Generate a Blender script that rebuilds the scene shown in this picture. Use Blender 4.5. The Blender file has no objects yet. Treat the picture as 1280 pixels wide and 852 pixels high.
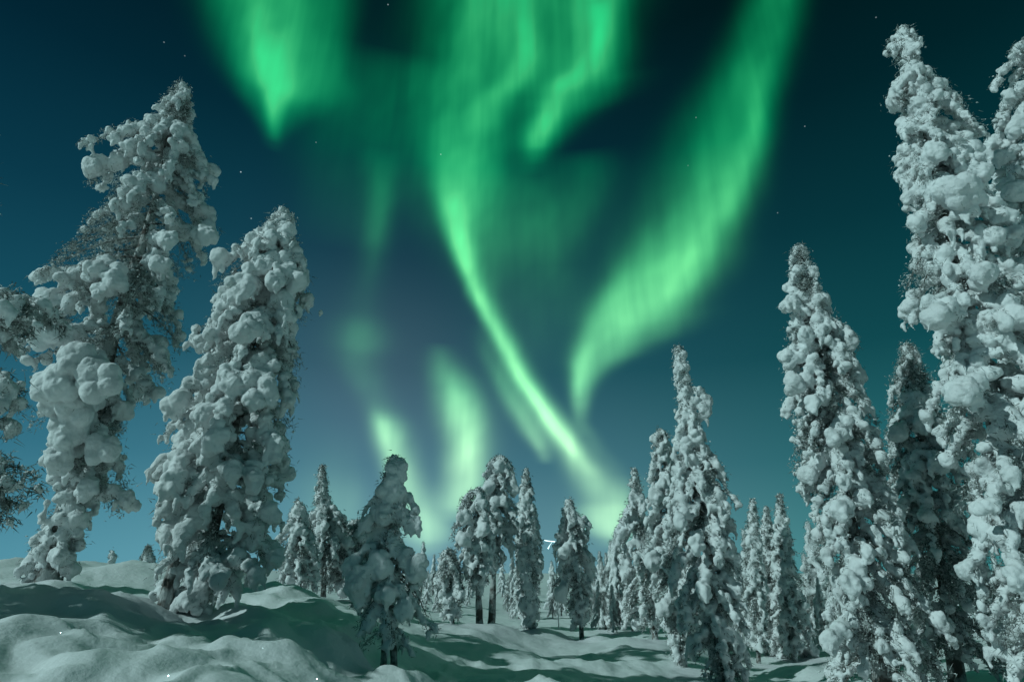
import bpy, math, random
import numpy as np
from mathutils import Vector, Matrix, noise as mnoise

# ------------------------------------------------------------------ camera
SC = bpy.context.scene
COL = SC.collection
F = 732.0                       # focal length in pixels of the 1280 x 852 photograph
PITCH = math.radians(21.6)
CP, SP = math.cos(PITCH), math.sin(PITCH)
cam_d = bpy.data.cameras.new('camera')
cam_d.sensor_width = 36.0
cam_d.lens = 36.0 * F / 1280.0
cam_d.clip_start = 0.1
cam_d.clip_end = 12000
cam = bpy.data.objects.new('camera', cam_d)
COL.objects.link(cam)
cam.location = (0, 0, 0)
cam.rotation_euler = (math.radians(90) + PITCH, 0, 0)
SC.camera = cam
SC.render.resolution_x, SC.render.resolution_y = 1024, 681
SC.view_settings.view_transform = 'Standard'
SC.view_settings.look = 'None'
SC.view_settings.exposure = 0
SC.view_settings.gamma = 1
SC.render.engine = 'CYCLES'
SC.cycles.use_denoising = True
SC.cycles.max_bounces = 4
SC.cycles.diffuse_bounces = 2
SC.cycles.glossy_bounces = 2
SC.cycles.transparent_max_bounces = 4
SC.cycles.caustics_reflective = False
SC.cycles.caustics_refractive = False

# moon light: travels to the right and away from the camera, 33 degrees high
MOON_T = Vector((0.88, 0.47, 0)).normalized()
MOON_EL = math.radians(33)
ld = bpy.data.lights.new('moon', 'SUN')
ld.energy = 2.0
ld.angle = math.radians(0.6)
ld.color = (0.70, 0.97, 0.97)
moon = bpy.data.objects.new('moon', ld)
COL.objects.link(moon)
dirv = Vector((MOON_T.x * math.cos(MOON_EL), MOON_T.y * math.cos(MOON_EL), -math.sin(MOON_EL)))
moon.rotation_euler = dirv.to_track_quat('-Z', 'Y').to_euler()
moon.location = (-20, -10, 30)


def ray(px, py):
    u = (px - 640.0) / F
    v = (426.0 - py) / F
    return np.array((u, CP - v * SP, SP + v * CP))


def at(px, py, Y):
    d = ray(px, py)
    t = Y / d[1]
    return Vector((d[0] * t, Y, d[2] * t))


def azel(px, py):
    d = ray(px, py)
    d = d / np.linalg.norm(d)
    return math.degrees(math.atan2(d[0], d[1])), math.degrees(math.asin(d[2]))


# ------------------------------------------------------------------ sky with aurora (by direction)
world = bpy.data.worlds.new('World')
SC.world = world
world.use_nodes = True
WT = world.node_tree
WT.nodes.clear()


class G:
    """tiny node-expression helper"""
    def __init__(self, tree):
        self.t = tree

    def n(self, kind, **kw):
        nd = self.t.nodes.new(kind)
        for k, v in kw.items():
            setattr(nd, k, v)
        return nd

    def put(self, sock, v):
        if hasattr(v, 'is_output'):
            self.t.links.new(v, sock)
        else:
            sock.default_value = v

    def m(self, op, a, b=0.0, c=0.0, clamp=False):
        nd = self.n('ShaderNodeMath', operation=op, use_clamp=clamp)
        self.put(nd.inputs[0], a); self.put(nd.inputs[1], b); self.put(nd.inputs[2], c)
        return nd.outputs[0]

    def vec(self, x, y, z):
        nd = self.n('ShaderNodeCombineXYZ')
        self.put(nd.inputs[0], x); self.put(nd.inputs[1], y); self.put(nd.inputs[2], z)
        return nd.outputs[0]

    def vm(self, op, a, b, out=0, scale=None):
        nd = self.n('ShaderNodeVectorMath', operation=op)
        self.put(nd.inputs[0], a)
        if b is not None:
            self.put(nd.inputs[1], b)
        if scale is not None:
            self.put(nd.inputs['Scale'], scale)
        return nd.outputs[out]

    def noise(self, v, scale, detail=2.0, rough=0.5, out='Fac', dims='3D'):
        nd = self.n('ShaderNodeTexNoise', noise_dimensions=dims)
        self.put(nd.inputs['Vector'], v)
        nd.inputs['Scale'].default_value = scale
        nd.inputs['Detail'].default_value = detail
        nd.inputs['Roughness'].default_value = rough
        return nd.outputs[out]

    def ramp(self, fac, stops, interp='LINEAR'):
        nd = self.n('ShaderNodeValToRGB')
        cr = nd.color_ramp
        cr.interpolation = interp
        while len(cr.elements) < len(stops):
            cr.elements.new(0.5)
        for e, (p, c) in zip(cr.elements, stops):
            e.position = p
            e.color = (*c, 1)
        self.put(nd.inputs[0], fac)
        return nd.outputs[0]

    def curve(self, x, pts):
        nd = self.n('ShaderNodeFloatCurve')
        cm = nd.mapping
        cm.use_clip = False
        cm.extend = 'HORIZONTAL'
        cv = cm.curves[0]
        pts = sorted(pts)
        cv.points[0].location = pts[0]
        cv.points[1].location = pts[-1]
        for p in pts[1:-1]:
            cv.points.new(*p)
        for p in cv.points:
            p.handle_type = 'AUTO_CLAMPED'
        cm.update()
        self.put(nd.inputs['Value'], x)
        return nd.outputs[0]

    def mix(self, fac, a, b, mode='MIX'):
        nd = self.n('ShaderNodeMix', data_type='RGBA', blend_type=mode)
        self.put(nd.inputs[0], fac)
        self.put(nd.inputs[6], a)
        self.put(nd.inputs[7], b)
        return nd.outputs[2]


w = G(WT)
tc = w.n('ShaderNodeTexCoord').outputs['Generated']
dirn = w.vm('NORMALIZE', tc, None)
sx = w.n('ShaderNodeSeparateXYZ')
WT.links.new(dirn, sx.inputs[0])
X, Y, Z = sx.outputs
AZ = w.m('MULTIPLY', w.m('ARCTAN2', X, Y), 57.29578)
EL = w.m('MULTIPLY', w.m('ARCSINE', Z), 57.29578)
T = w.m('DIVIDE', w.m('ADD', EL, 5.0), 65.0, clamp=True)

# slow wobble and fine vertical rays of the curtains
q1 = w.vec(w.m('MULTIPLY', AZ, 0.16), w.m('MULTIPLY', EL, 0.10), 3.1)
wob = w.m('MULTIPLY', w.m('SUBTRACT', w.noise(q1, 1.0, 3.0), 0.5), 1.1)
AZW = w.m('ADD', AZ, wob)
q2 = w.vec(w.m('MULTIPLY', AZW, 0.36), w.m('MULTIPLY', EL, 0.06), 7.7)
rays = w.noise(q2, 1.0, 1.6, 0.5)
q4 = w.vec(w.m('MULTIPLY', AZW, 1.1), w.m('MULTIPLY', EL, 0.10), 2.2)
finer = w.noise(q4, 1.0, 2.0, 0.5)
q3 = w.vec(w.m('ADD', w.m('MULTIPLY', AZW, 0.20), w.m('MULTIPLY', EL, -0.06)), w.m('MULTIPLY', EL, 0.17), 1.7)
mott = w.noise(q3, 1.0, 2.0, 0.5)


def ribbon(rows, gain=1.0, soft=2.0, streak=0.5):
    """rows: (py, px, left half width, right half width, strength) from the photograph -> band in azimuth / elevation"""
    A, B, C_, D = [], [], [], []
    for (py, px, wl, wr, I) in rows:
        az, el = azel(px, py)
        t = (el + 5) / 65
        al = abs(az - azel(px - wl, py)[0])
        ar = abs(azel(px + wr, py)[0] - az)
        A.append((t, (az + 60) / 120)); B.append((t, al / 30)); C_.append((t, ar / 30)); D.append((t, I * 0.8))
    ca = w.m('SUBTRACT', w.m('MULTIPLY', w.curve(T, A), 120.0), 60.0)
    wl = w.m('MULTIPLY', w.curve(T, B), 30.0)
    wr = w.m('MULTIPLY', w.curve(T, C_), 30.0)
    I = w.m('MULTIPLY', w.m('MAXIMUM', w.m('SUBTRACT', w.curve(T, D), 0.012), 0.0), 1.27 * gain)
    d = w.m('SUBTRACT', AZW, ca)
    side = w.m('GREATER_THAN', d, 0.0)
    wid = w.m('ADD', w.m('MULTIPLY', side, w.m('SUBTRACT', wr, wl)), wl)
    r = w.m('DIVIDE', w.m('ABSOLUTE', d), w.m('MAXIMUM', wid, 0.05))
    e = w.m('EXPONENT', w.m('MULTIPLY', w.m('POWER', r, soft), -1.0))
    k = w.m('ADD', w.m('MULTIPLY', w.m('SUBTRACT', rays, 0.5), streak * 1.5), 1.0)
    return w.m('MULTIPLY', w.m('MULTIPLY', e, I), w.m('MAXIMUM', k, 0.0))


bands = []
# upper left cone
bands.append(ribbon([(-60, 330, 80, 80, .5), (0, 328, 72, 80, .55), (50, 330, 62, 78, .58), (90, 338, 55, 70, .55),
                     (120, 342, 46, 52, .36), (150, 343, 26, 26, .20), (175, 343, 14, 14, .08), (195, 343, 10, 10, 0)], soft=2.4, streak=.5))
bands.append(ribbon([(-40, 318, 15, 25, .0), (20, 322, 14, 26, .22), (60, 328, 14, 30, .42), (100, 335, 15, 30, .5),
                     (130, 341, 12, 16, .42), (160, 343, 8, 9, .22), (180, 343, 7, 7, 0)], streak=.5))
bands.append(ribbon([(-60, 420, 40, 25, .2), (0, 415, 40, 25, .16), (80, 415, 40, 20, .10), (140, 430, 50, 40, .06), (220, 430, 50, 50, 0)]))
# main ribbon down to the horizon
bands.append(ribbon([(-60, 600, 60, 60, .3), (0, 592, 46, 62, .34), (60, 590, 42, 60, .40), (120, 580, 40, 55, .42), (180, 565, 30, 45, .50),
                     (230, 560, 20, 38, .62), (280, 566, 14, 30, .78), (330, 580, 11, 23, .80), (380, 600, 10, 18, .75), (430, 626, 10, 17, .66),
                     (480, 655, 10, 16, .70), (530, 690, 13, 18, .80), (570, 719, 16, 18, .62), (605, 746, 22, 22, .42), (640, 765, 24, 24, .18), (680, 775, 30, 30, 0)], streak=.45))
bands.append(ribbon([(400, 596, 10, 16, 0), (450, 615, 14, 18, .2), (500, 643, 14, 18, .36), (540, 664, 12, 16, .42), (565, 678, 9, 12, .25), (582, 684, 8, 8, 0)]))
bands.append(ribbon([(230, 566, 8, 12, 0), (290, 573, 8, 12, .22), (350, 590, 7, 10, .30), (400, 613, 7, 10, .28), (450, 641, 7, 9, .30), (500, 671, 8, 10, .42), (540, 699, 9, 11, .45), (575, 725, 9, 10, .2), (600, 745, 9, 9, 0)], streak=.3))
# curl: right arm
bands.append(ribbon([(-60, 765, 45, 18, .5), (0, 762, 45, 18, .48), (50, 752, 42, 26, .5), (90, 738, 45, 34, .50), (120, 712, 40, 50, .42),
                     (150, 686, 28, 36, .42), (175, 674, 27, 26, .36), (196, 668, 24, 20, .18), (222, 664, 18, 16, 0)], streak=.6))
bands.append(ribbon([(0, 752, 12, 12, 0), (40, 750, 12, 13, .40), (75, 738, 16, 18, .28), (100, 715, 20, 24, .38), (120, 700, 22, 24, .28), (145, 683, 15, 20, .5), (165, 675, 16, 18, .62), (188, 670, 14, 13, .20), (208, 667, 12, 12, 0)], streak=.5))
bands.append(ribbon([(-60, 640, 26, 24, .3), (0, 648, 20, 22, .30), (50, 658, 14, 18, .48), (90, 650, 18, 20, .50), (130, 618, 22, 20, .38),
                     (190, 605, 28, 26, .24), (260, 612, 22, 22, .2), (330, 620, 20, 20, .08), (380, 622, 20, 20, 0)], streak=.5))
# dim green veil between the ribbons
bands.append(ribbon([(-60, 670, 120, 110, .20), (0, 665, 120, 115, .20), (100, 620, 120, 110, .13), (180, 590, 110, 75, .14),
                     (260, 635, 110, 70, .20), (330, 665, 90, 60, .13), (430, 690, 70, 50, .05), (520, 690, 80, 60, 0)], soft=3, streak=.55))
bands.append(ribbon([(180, 730, 40, 30, .0), (235, 722, 50, 42, .15), (300, 705, 50, 40, .07), (340, 690, 40, 40, 0)]))
bands.append(ribbon([(60, 520, 90, 60, .0), (110, 490, 90, 60, .12), (180, 460, 80, 60, .10), (260, 440, 60, 60, .06), (330, 430, 50, 50, 0)], soft=2.5))
bands.append(ribbon([(-60, 690, 110, 88, .24), (0, 690, 105, 88, .20), (50, 695, 90, 84, .14), (90, 700, 70, 80, .12), (125, 700, 50, 60, .0)], soft=4, streak=.6))
# faint left chain
bands.append(ribbon([(180, 480, 30, 24, 0), (230, 477, 18, 18, .16), (270, 473, 18, 16, .18), (330, 465, 20, 18, .07), (380, 455, 26, 24, .05), (425, 452, 30, 28, .16),
                     (450, 450, 28, 26, .10), (490, 465, 20, 24, .10), (520, 476, 15, 24, .40), (555, 487, 15, 24, .80), (590, 498, 16, 24, .66),
                     (625, 518, 24, 26, .48), (655, 532, 32, 28, .62), (680, 534, 28, 24, .30), (700, 532, 20, 20, 0)]))
bands.append(ribbon([(425, 545, 14, 18, 0), (455, 556, 20, 24, .22), (480, 567, 22, 26, .55), (520, 578, 23, 26, .92), (560, 583, 21, 25, 1.0),
                     (595, 582, 22, 24, .90), (622, 576, 23, 22, .75), (642, 570, 18, 17, .30), (655, 568, 10, 10, 0)]))
bands.append(ribbon([(500, 420, 40, 30, 0), (580, 420, 50, 30, .06), (640, 425, 50, 30, .16), (690, 425, 50, 40, .10), (715, 425, 50, 40, 0)]))
# right ribbon
bands.append(ribbon([(-60, 990, 40, 42, .38), (0, 972, 44, 36, .38), (50, 962, 54, 34, .38), (100, 945, 64, 36, .42), (150, 938, 78, 30, .44),
                     (200, 925, 84, 30, .50), (250, 903, 84, 36, .58), (300, 872, 74, 42, .74), (350, 838, 60, 50, .92), (385, 808, 52, 52, .90),
                     (412, 778, 36, 62, .72), (440, 748, 26, 46, .56), (465, 732, 18, 24, .55), (490, 724, 13, 15, .48), (520, 724, 9, 10, .20), (550, 730, 9, 10, 0)], soft=2.3, streak=.55))
bands.append(ribbon([(60, 958, 14, 18, 0), (130, 948, 16, 16, .18), (200, 930, 20, 16, .22), (280, 895, 24, 22, .20), (350, 850, 24, 24, .14), (400, 800, 20, 20, 0)]))
bands.append(ribbon([(260, 830, 18, 24, 0), (320, 800, 20, 26, .16), (380, 762, 20, 24, .28), (430, 735, 16, 16, .34), (470, 725, 12, 10, .30), (500, 722, 8, 7, 0)]))
bands.append(ribbon([(520, 726, 8, 8, .0), (560, 745, 12, 12, .10), (590, 765, 18, 16, .10), (630, 780, 20, 14, .12), (650, 785, 16, 12, 0)]))
# glow low over the trees
bands.append(ribbon([(590, 778, 36, 36, 0), (622, 765, 32, 32, .22), (642, 757, 30, 28, .62), (658, 762, 26, 24, .72), (672, 768, 20, 20, .38), (688, 770, 16, 16, 0)], streak=.2))

A = bands[0]
for b in bands[1:]:
    A = w.m('ADD', A, b)
A = w.m('MULTIPLY', A, w.m('ADD', 0.40, w.m('ADD', w.m('MULTIPLY', mott, 1.02), w.m('MULTIPLY', finer, 0.22))))
GAIN = w.ramp(T, [(0.0, (.50, .84, .42)), (0.22, (.42, .84, .42)), (0.34, (.20, .78, .32)), (0.50, (.09, .70, .24)), (0.66, (.0, .60, .19)), (0.9, (.0, .53, .18))])
A2 = w.m('MULTIPLY', A, A)
glow = w.vm('SCALE', GAIN, None, scale=A)
glow2 = w.vm('SCALE', (0.085, .10, 0.04), None, scale=w.m('MINIMUM', w.m('MULTIPLY', A2, A), w.m('SUBTRACT', 1.9, w.m('MULTIPLY', T, 1.9))))
glow = w.vm('ADD', glow, glow2)

# night sky itself
baseR = w.ramp(T, [(0.0, (.140, .330, .370)), (0.10, (.105, .280, .320)), (0.22, (.044, .165, .205)), (0.36, (.0120, .084, .110)),
                   (0.52, (.0045, .045, .064)), (0.68, (.0012, .0215, .032)), (0.82, (.0006, .0110, .0155)), (1.0, (.0004, .007, .009))])
azr = w.m('DIVIDE', w.m('ADD', AZ, 90.0), 180.0, clamp=True)
tint = w.ramp(azr, [(0.0, (.55, .8, .85)), (0.22, (.55, .86, 1.04)), (0.34, (1.0, 1.12, 1.22)), (0.45, (1.2, 1.04, 1.12)), (0.56, (1.1, 1.0, 1.0)), (0.66, (.5, .82, .76)), (0.80, (.15, .74, .64)), (1.0, (.2, .7, .62))])
base = w.vm('MULTIPLY', baseR, tint)
# purple patch left of the middle
pd = w.m('ADD', w.m('POWER', w.m('DIVIDE', w.m('ADD', AZ, 14.0), 12.0), 2.0), w.m('POWER', w.m('DIVIDE', w.m('SUBTRACT', EL, 16.0), 10.0), 2.0))
purple = w.vm('SCALE', (.030, .020, .026), None, scale=w.m('EXPONENT', w.m('MULTIPLY', pd, -1.0)))
base = w.vm('ADD', base, purple)

# stars
vor = w.n('ShaderNodeTexVoronoi', feature='F1')
vor.inputs['Scale'].default_value = 26.0
WT.links.new(dirn, vor.inputs['Vector'])
sepc = w.n('ShaderNodeSeparateColor')
WT.links.new(vor.outputs['Color'], sepc.inputs[0])
pick = w.m('GREATER_THAN', sepc.outputs[0], 0.90)
core = w.m('SUBTRACT', 1.0, w.m('DIVIDE', vor.outputs['Distance'], 0.028), clamp=True)
faint = w.m('MULTIPLY', w.m('MULTIPLY', w.m('MULTIPLY', core, 1.6, clamp=True), pick), w.m('MULTIPLY', sepc.outputs[1], 0.13))
bright = None
for (px, py, b) in [(301, 215, .9), (314, 273, .6), (485, 6, .5), (205, 53, .3), (551, 193, .6), (870, 147, .3), (972, 266, .3), (1095, 22, .3), (395, 178, .3), (1006, 158, .35), (231, 70, .2), (860, 207, .2)]:
    d = ray(px, py); d = d / np.linalg.norm(d)
    dist = w.vm('DISTANCE', dirn, tuple(d), out=1)
    s = w.m('MULTIPLY', w.m('SUBTRACT', 1.0, w.m('DIVIDE', dist, 0.0012), clamp=True), b)
    bright = s if bright is None else w.m('ADD', bright, s)
stars = w.vm('SCALE', (.75, .95, 1.0), None, scale=w.m('ADD', faint, bright))

total = w.vm('ADD', w.vm('ADD', base, glow), stars)
bg = w.n('ShaderNodeBackground')
WT.links.new(total, bg.inputs[0])
bg.inputs[1].default_value = 1.0
wo = w.n('ShaderNodeOutputWorld')
WT.links.new(bg.outputs[0], wo.inputs[0])
world.cycles.sampling_method = 'MANUAL'
world.cycles.sample_map_resolution = 1024

# ------------------------------------------------------------------ materials
def new_mat(name):
    m = bpy.data.materials.new(name)
    m.use_nodes = True
    t = m.node_tree
    t.nodes.clear()
    g = G(t)
    out = g.n('ShaderNodeOutputMaterial')
    p = g.n('ShaderNodeBsdfPrincipled')
    t.links.new(p.outputs[0], out.inputs[0])
    return m, g, p


def bump(g, p, h, dist, strength=1.0):
    b = g.n('ShaderNodeBump')
    b.inputs['Strength'].default_value = strength
    b.inputs['Distance'].default_value = dist
    g.put(b.inputs['Height'], h)
    g.t.links.new(b.outputs[0], p.inputs['Normal'])


def mat_snow_load(name, rime=1.0):
    m, g, p = new_mat(name)
    co = g.n('ShaderNodeTexCoord').outputs['Object']
    big = g.noise(co, 1.6, 2.0)
    rough_zone = g.m('MULTIPLY', g.m('SUBTRACT', big, 0.40, clamp=True), 5.0, clamp=True)
    fine = g.noise(co, 34.0, 4.0, 0.7)
    mid = g.noise(co, 11.0, 3.0, 0.6)
    speck = g.m('MULTIPLY', g.m('SUBTRACT', fine, 0.58, clamp=True), 4.0 * rime, clamp=True)
    f = g.m('MULTIPLY', speck, g.m('ADD', 0.25, g.m('MULTIPLY', rough_zone, 0.75)))
    c = g.mix(f, (.80, .82, .82, 1), (.42, .45, .44, 1))
    g.t.links.new(c, p.inputs['Base Color'])
    p.inputs['Roughness'].default_value = .75
    p.inputs['Specular IOR Level'].default_value = .25
    h = g.m('ADD', g.m('MULTIPLY', fine, g.m('ADD', 0.15, rough_zone)), g.m('MULTIPLY', mid, 0.35))
    bump(g, p, h, 0.030, 0.7)
    return m


def mat_needles():
    m, g, p = new_mat('frosted_needles')
    geo = g.n('ShaderNodeNewGeometry')
    co = g.n('ShaderNodeTexCoord').outputs['Object']
    n = g.noise(co, 7.0, 3.0, 0.6)
    n2 = g.noise(co, 60.0, 2.0, 0.6)
    k = g.m('MULTIPLY', g.m('SUBTRACT', g.m('ADD', n, g.m('MULTIPLY', n2, 0.5)), 0.62), 5.0, clamp=True)
    c = g.mix(k, (.030, .048, .036, 1), (.46, .50, .48, 1))
    g.t.links.new(c, p.inputs['Base Color'])
    p.inputs['Roughness'].default_value = .8
    p.inputs['Specular IOR Level'].default_value = .2
    return m


def mat_bark():
    m, g, p = new_mat('bark')
    co = g.n('ShaderNodeTexCoord').outputs['Object']
    st = g.vm('MULTIPLY', co, (1, 1, .25))
    n = g.noise(st, 26.0, 4.0, 0.65)
    n2 = g.noise(co, 3.5, 3.0, 0.6)
    c = g.mix(n, (.045, .038, .032, 1), (.15, .13, .115, 1))
    k = g.m('MULTIPLY', g.m('SUBTRACT', n2, 0.42), 7.0, clamp=True)
    c = g.mix(g.m('MULTIPLY', k, 0.85), c, (.55, .58, .57, 1))
    g.t.links.new(c, p.inputs['Base Color'])
    p.inputs['Roughness'].default_value = .9
    bump(g, p, n, 0.03, 1.0)
    return m


def mat_ground():
    m, g, p = new_mat('ground_snow')
    co = g.n('ShaderNodeTexCoord').outputs['Object']
    n1 = g.noise(co, 1.7, 4.0, 0.55)
    n2 = g.noise(co, 9.0, 4.0, 0.6)
    n3 = g.noise(co, 90.0, 2.0, 0.6)
    c = g.mix(g.m('MULTIPLY', n1, 0.7), (.82, .84, .84, 1), (.72, .76, .76, 1))
    g.t.links.new(c, p.inputs['Base Color'])
    p.inputs['Roughness'].default_value = .7
    p.inputs['Specular IOR Level'].default_value = .3
    h = g.m('ADD', g.m('MULTIPLY', n1, 1.6), g.m('ADD', g.m('MULTIPLY', n2, .35), g.m('MULTIPLY', n3, .05)))
    bump(g, p, h, 0.06, 0.55)
    return m


M_SNOW = mat_snow_load('heavy_tree_snow')
M_NEED = mat_needles()
M_RIME = mat_snow_load('rime_frost', 0.8)
M_BARK = mat_bark()
M_GROUND = mat_ground()

# ------------------------------------------------------------------ terrain
CTRL = [  # photo pixel x, y and distance: where the snow surface is seen
    (0, 742, 8.0), (110, 741, 8.2), (60, 727, 11.5), (100, 790, 6.0), (0, 850, 4.2), (200, 850, 4.6), (-140, 760, 7), (-200, 735, 11),
    (0, 705, 15), (120, 708, 16), (200, 706, 17), (300, 722, 16), (185, 716, 30), (140, 707, 27), (60, 700, 40), (-100, 700, 30),
    (200, 786, 7.2), (300, 800, 6.8), (237, 778, 9.5), (170, 752, 10.5), (320, 760, 9.5), (390, 800, 8.2), (380, 745, 13), (430, 852, 7.2),
    (350, 738, 16), (400, 745, 20), (445, 750, 21), (480, 858, 9), (420, 780, 11), (560, 856, 10), (470, 785, 14),
    (600, 782, 22), (660, 786, 24), (727, 800, 24), (815, 796, 22), (905, 856, 14), (948, 830, 22), (560, 778, 20), (560, 810, 15),
    (1100, 880, 12), (1200, 840, 15), (1380, 930, 9), (640, 845, 12.5), (760, 850, 13), (700, 820, 18), (1000, 845, 18), (1000, 870, 12),
    (700, 772, 34), (640, 745, 50), (800, 765, 48), (950, 790, 40), (1150, 800, 40), (500, 745, 40), (560, 730, 70), (760, 730, 90),
    (1000, 735, 100), (300, 712, 90), (0, 712, 120), (700, 900, 6), (1000, 900, 7), (500, 900, 5),
]
CX = []
for px, py, D in CTRL:
    p = at(px, py, D)
    CX.append((p.x / p.y * 6.0, math.log(p.y) * 4.0, p.z))
CX = np.array(CX)
MOUNDS = [  # photo x, y, distance, radius, height: rounded drifts over buried shrubs
    (385, 800, 8.0, .62, .22), (300, 770, 8.6, .7, .06), (60, 752, 7.3, .9, .10), (210, 752, 9.6, .8, .14), (330, 745, 12, 1.1, .25),
    (265, 712, 15, 1.2, .22), (150, 715, 14, 1.0, .18), (395, 770, 11, .8, .22), (350, 850, 5.6, .8, .08), (40, 800, 5.2, .7, .07),
    (620, 775, 21, 1.0, .15), (680, 775, 23, .9, .18), (555, 795, 16, 1.0, .12), (745, 792, 23, .5, .2), (820, 820, 17, 1.2, .18), (640, 835, 12, 1.0, .05),
    (780, 800, 21, .8, .15), (700, 835, 14, .8, .1), (990, 838, 18, .8, .25), (1040, 835, 17, .8, .2),
    (20, 705, 15, .5, .2), (90, 703, 15, .4, .16), (230, 706, 16, .5, .24), (312, 720, 13.5, .5, .2), (172, 706, 15, .35, .14), (278, 712, 15, .4, .22), (345, 735, 13, .4, .18), (60, 708, 18, .7, .2),
    (735, 815, 17, .35, .12), (760, 830, 15, .3, .10), (715, 835, 15, .35, .10), (775, 812, 19, .4, .12), (600, 800, 18, .5, .14), (650, 805, 18, .4, .12), (450, 800, 12, .5, .15),
    (230, 800, 6.3, .5, -.07), (75, 775, 6.5, .35, -.06), (130, 820, 5.2, .4, -.06), (300, 830, 5.6, .3, -.04),
]
MO = [(at(a, b, c), r, h) for a, b, c, r, h in MOUNDS]


def terrain(x, y):
    """height of the snow at numpy arrays x, y"""
    x = np.asarray(x, float); y = np.asarray(y, float)
    yy = np.maximum(y, 2.5)
    a = np.clip(x / yy, -2.5, 2.5) * 6.0
    l = np.log(yy) * 4.0
    num = np.zeros_like(a); den = np.zeros_like(a)
    for cx, cy, cz in CX:
        d2 = (a - cx) ** 2 + (l - cy) ** 2
        wgt = 1.0 / (d2 + 0.10) ** 1.8
        num += wgt * cz; den += wgt
    z = num / den
    z = np.where(y < 2.5, z * np.clip((y + 2) / 4.5, 0, 1) + -1.25 * (1 - np.clip((y + 2) / 4.5, 0, 1)), z)
    for c, r, h in MO:
        d2 = ((x - c.x) ** 2 + (y - c.y) ** 2) / (r * r)
        z = z + h * np.exp(-d2 ** 1.3)
    return z


def lumps(x, y):
    v = Vector((x, y, 0))
    n = mnoise.noise(v * 0.55 + Vector((3.3, 1.7, 0)))
    n2 = mnoise.noise(v * 1.3 + Vector((9.1, 4.2, 2)))
    n3 = mnoise.noise(v * 3.2 + Vector((1.1, 8.2, 5)))
    n4 = mnoise.noise(v * 1.9 + Vector((5.1, 0.3, 7))); n5 = mnoise.noise(v * 6.5)
    b = (1 - abs(n) * 2.0)
    r = math.hypot(x, y)
    k = min(1.0, 0.45 + r / 14.0) * (1.0 if r < 60 else 60.0 / r * 1.0 + 0.0)
    pill = max(0.0, n2 + .05) ** 0.7 * (0.21 if r < 12 else .16)
    return k * (0.05 * b + pill + 0.035 * n3 + 0.22 * max(0.0, .25 - abs(n4)) + .016 * n5 * max(0.0, .4 + n) * (1 if r < 30 else 0)) * (1.0 if r < 9 else max(.5, 1.0 - (r - 9) * .05)) - 0.07


def ground_z(x, y):
    return float(terrain(np.array([x]), np.array([y]))[0]) + lumps(x, y)


def build_ground():
    front = np.radians(np.arange(-52, 52.01, 0.3))
    back = np.radians(np.arange(56, 304.1, 4.0))
    ang = np.concatenate([front, back])
    rad = [0.6]
    while rad[-1] < 6000:
        rad.append(rad[-1] * (1.013 if rad[-1] < 60 else 1.05))
    rad = np.array(rad)
    R, A_ = np.meshgrid(rad, ang, indexing='ij')
    x = R * np.sin(A_); y = R * np.cos(A_)
    z = terrain(x, y)
    far = np.clip((R - 120) / 400, 0, 1)
    z = z * (1 - far) + (-2.0) * far
    lump = np.zeros_like(z)
    nr, na = R.shape
    for i in range(nr):
        if rad[i] > 150:
            break
        for j in range(na):
            lump[i, j] = lumps(x[i, j], y[i, j])
    z = z + lump
    co = np.stack([x, y, z], -1).reshape(-1, 3)
    idx = np.arange(nr * na).reshape(nr, na)
    a0 = idx[:-1, :]; a1 = idx[1:, :]
    faces = np.stack([a0, a1, np.roll(a1, -1, 1), np.roll(a0, -1, 1)], -1).reshape(-1, 4)
    # close the middle
    cv = np.array([[0, 0, float(terrain(np.array([0.]), np.array([0.]))[0]) - 0.05]])
    co = np.concatenate([co, cv])
    me = bpy.data.meshes.new('snow_ground')
    tris = [(len(co) - 1, int(idx[0, j]), int(idx[0, (j + 1) % na])) for j in range(na)]
    me.from_pydata(co.tolist(), [], faces.tolist() + tris)
    me.polygons.foreach_set('use_smooth', np.ones(len(me.polygons), bool))
    me.materials.append(M_GROUND)
    o = bpy.data.objects.new('snow_ground', me)
    o['kind'] = 'structure'
    COL.objects.link(o)


build_ground()

# ------------------------------------------------------------------ mesh builders
def ico(sub):
    import bmesh
    bm = bmesh.new()
    bmesh.ops.create_icosphere(bm, subdivisions=sub, radius=1)
    v = np.array([tuple(q.co) for q in bm.verts]); f = np.array([[q.index for q in p.verts] for p in bm.faces])
    bm.free()
    return v, f


ICO = {1: ico(1), 2: ico(2), 3: ico(3)}


def link_mesh(name, verts, faces, mat, parent, smooth=True):
    me = bpy.data.meshes.new(name)
    me.vertices.add(len(verts)); me.vertices.foreach_set('co', np.asarray(verts, np.float32).ravel())
    faces = np.asarray(faces, np.int32)
    k = faces.shape[1]
    me.loops.add(faces.size); me.loops.foreach_set('vertex_index', faces.ravel())
    me.polygons.add(len(faces))
    me.polygons.foreach_set('loop_start', np.arange(0, faces.size, k, dtype=np.int32))
    me.update(calc_edges=True)
    me.polygons.foreach_set('use_smooth', np.full(len(faces), smooth, bool))
    me.materials.append(mat)
    o = bpy.data.objects.new(name, me)
    COL.objects.link(o)
    if parent:
        o.parent = parent
    return o


TEX = {}


def clouds(scale, depth=2):
    k = round(scale, 4)
    if k not in TEX:
        t = bpy.data.textures.new('clouds', 'CLOUDS')
        t.noise_scale = scale; t.noise_depth = depth
        TEX[k] = t
    return TEX[k]


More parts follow.
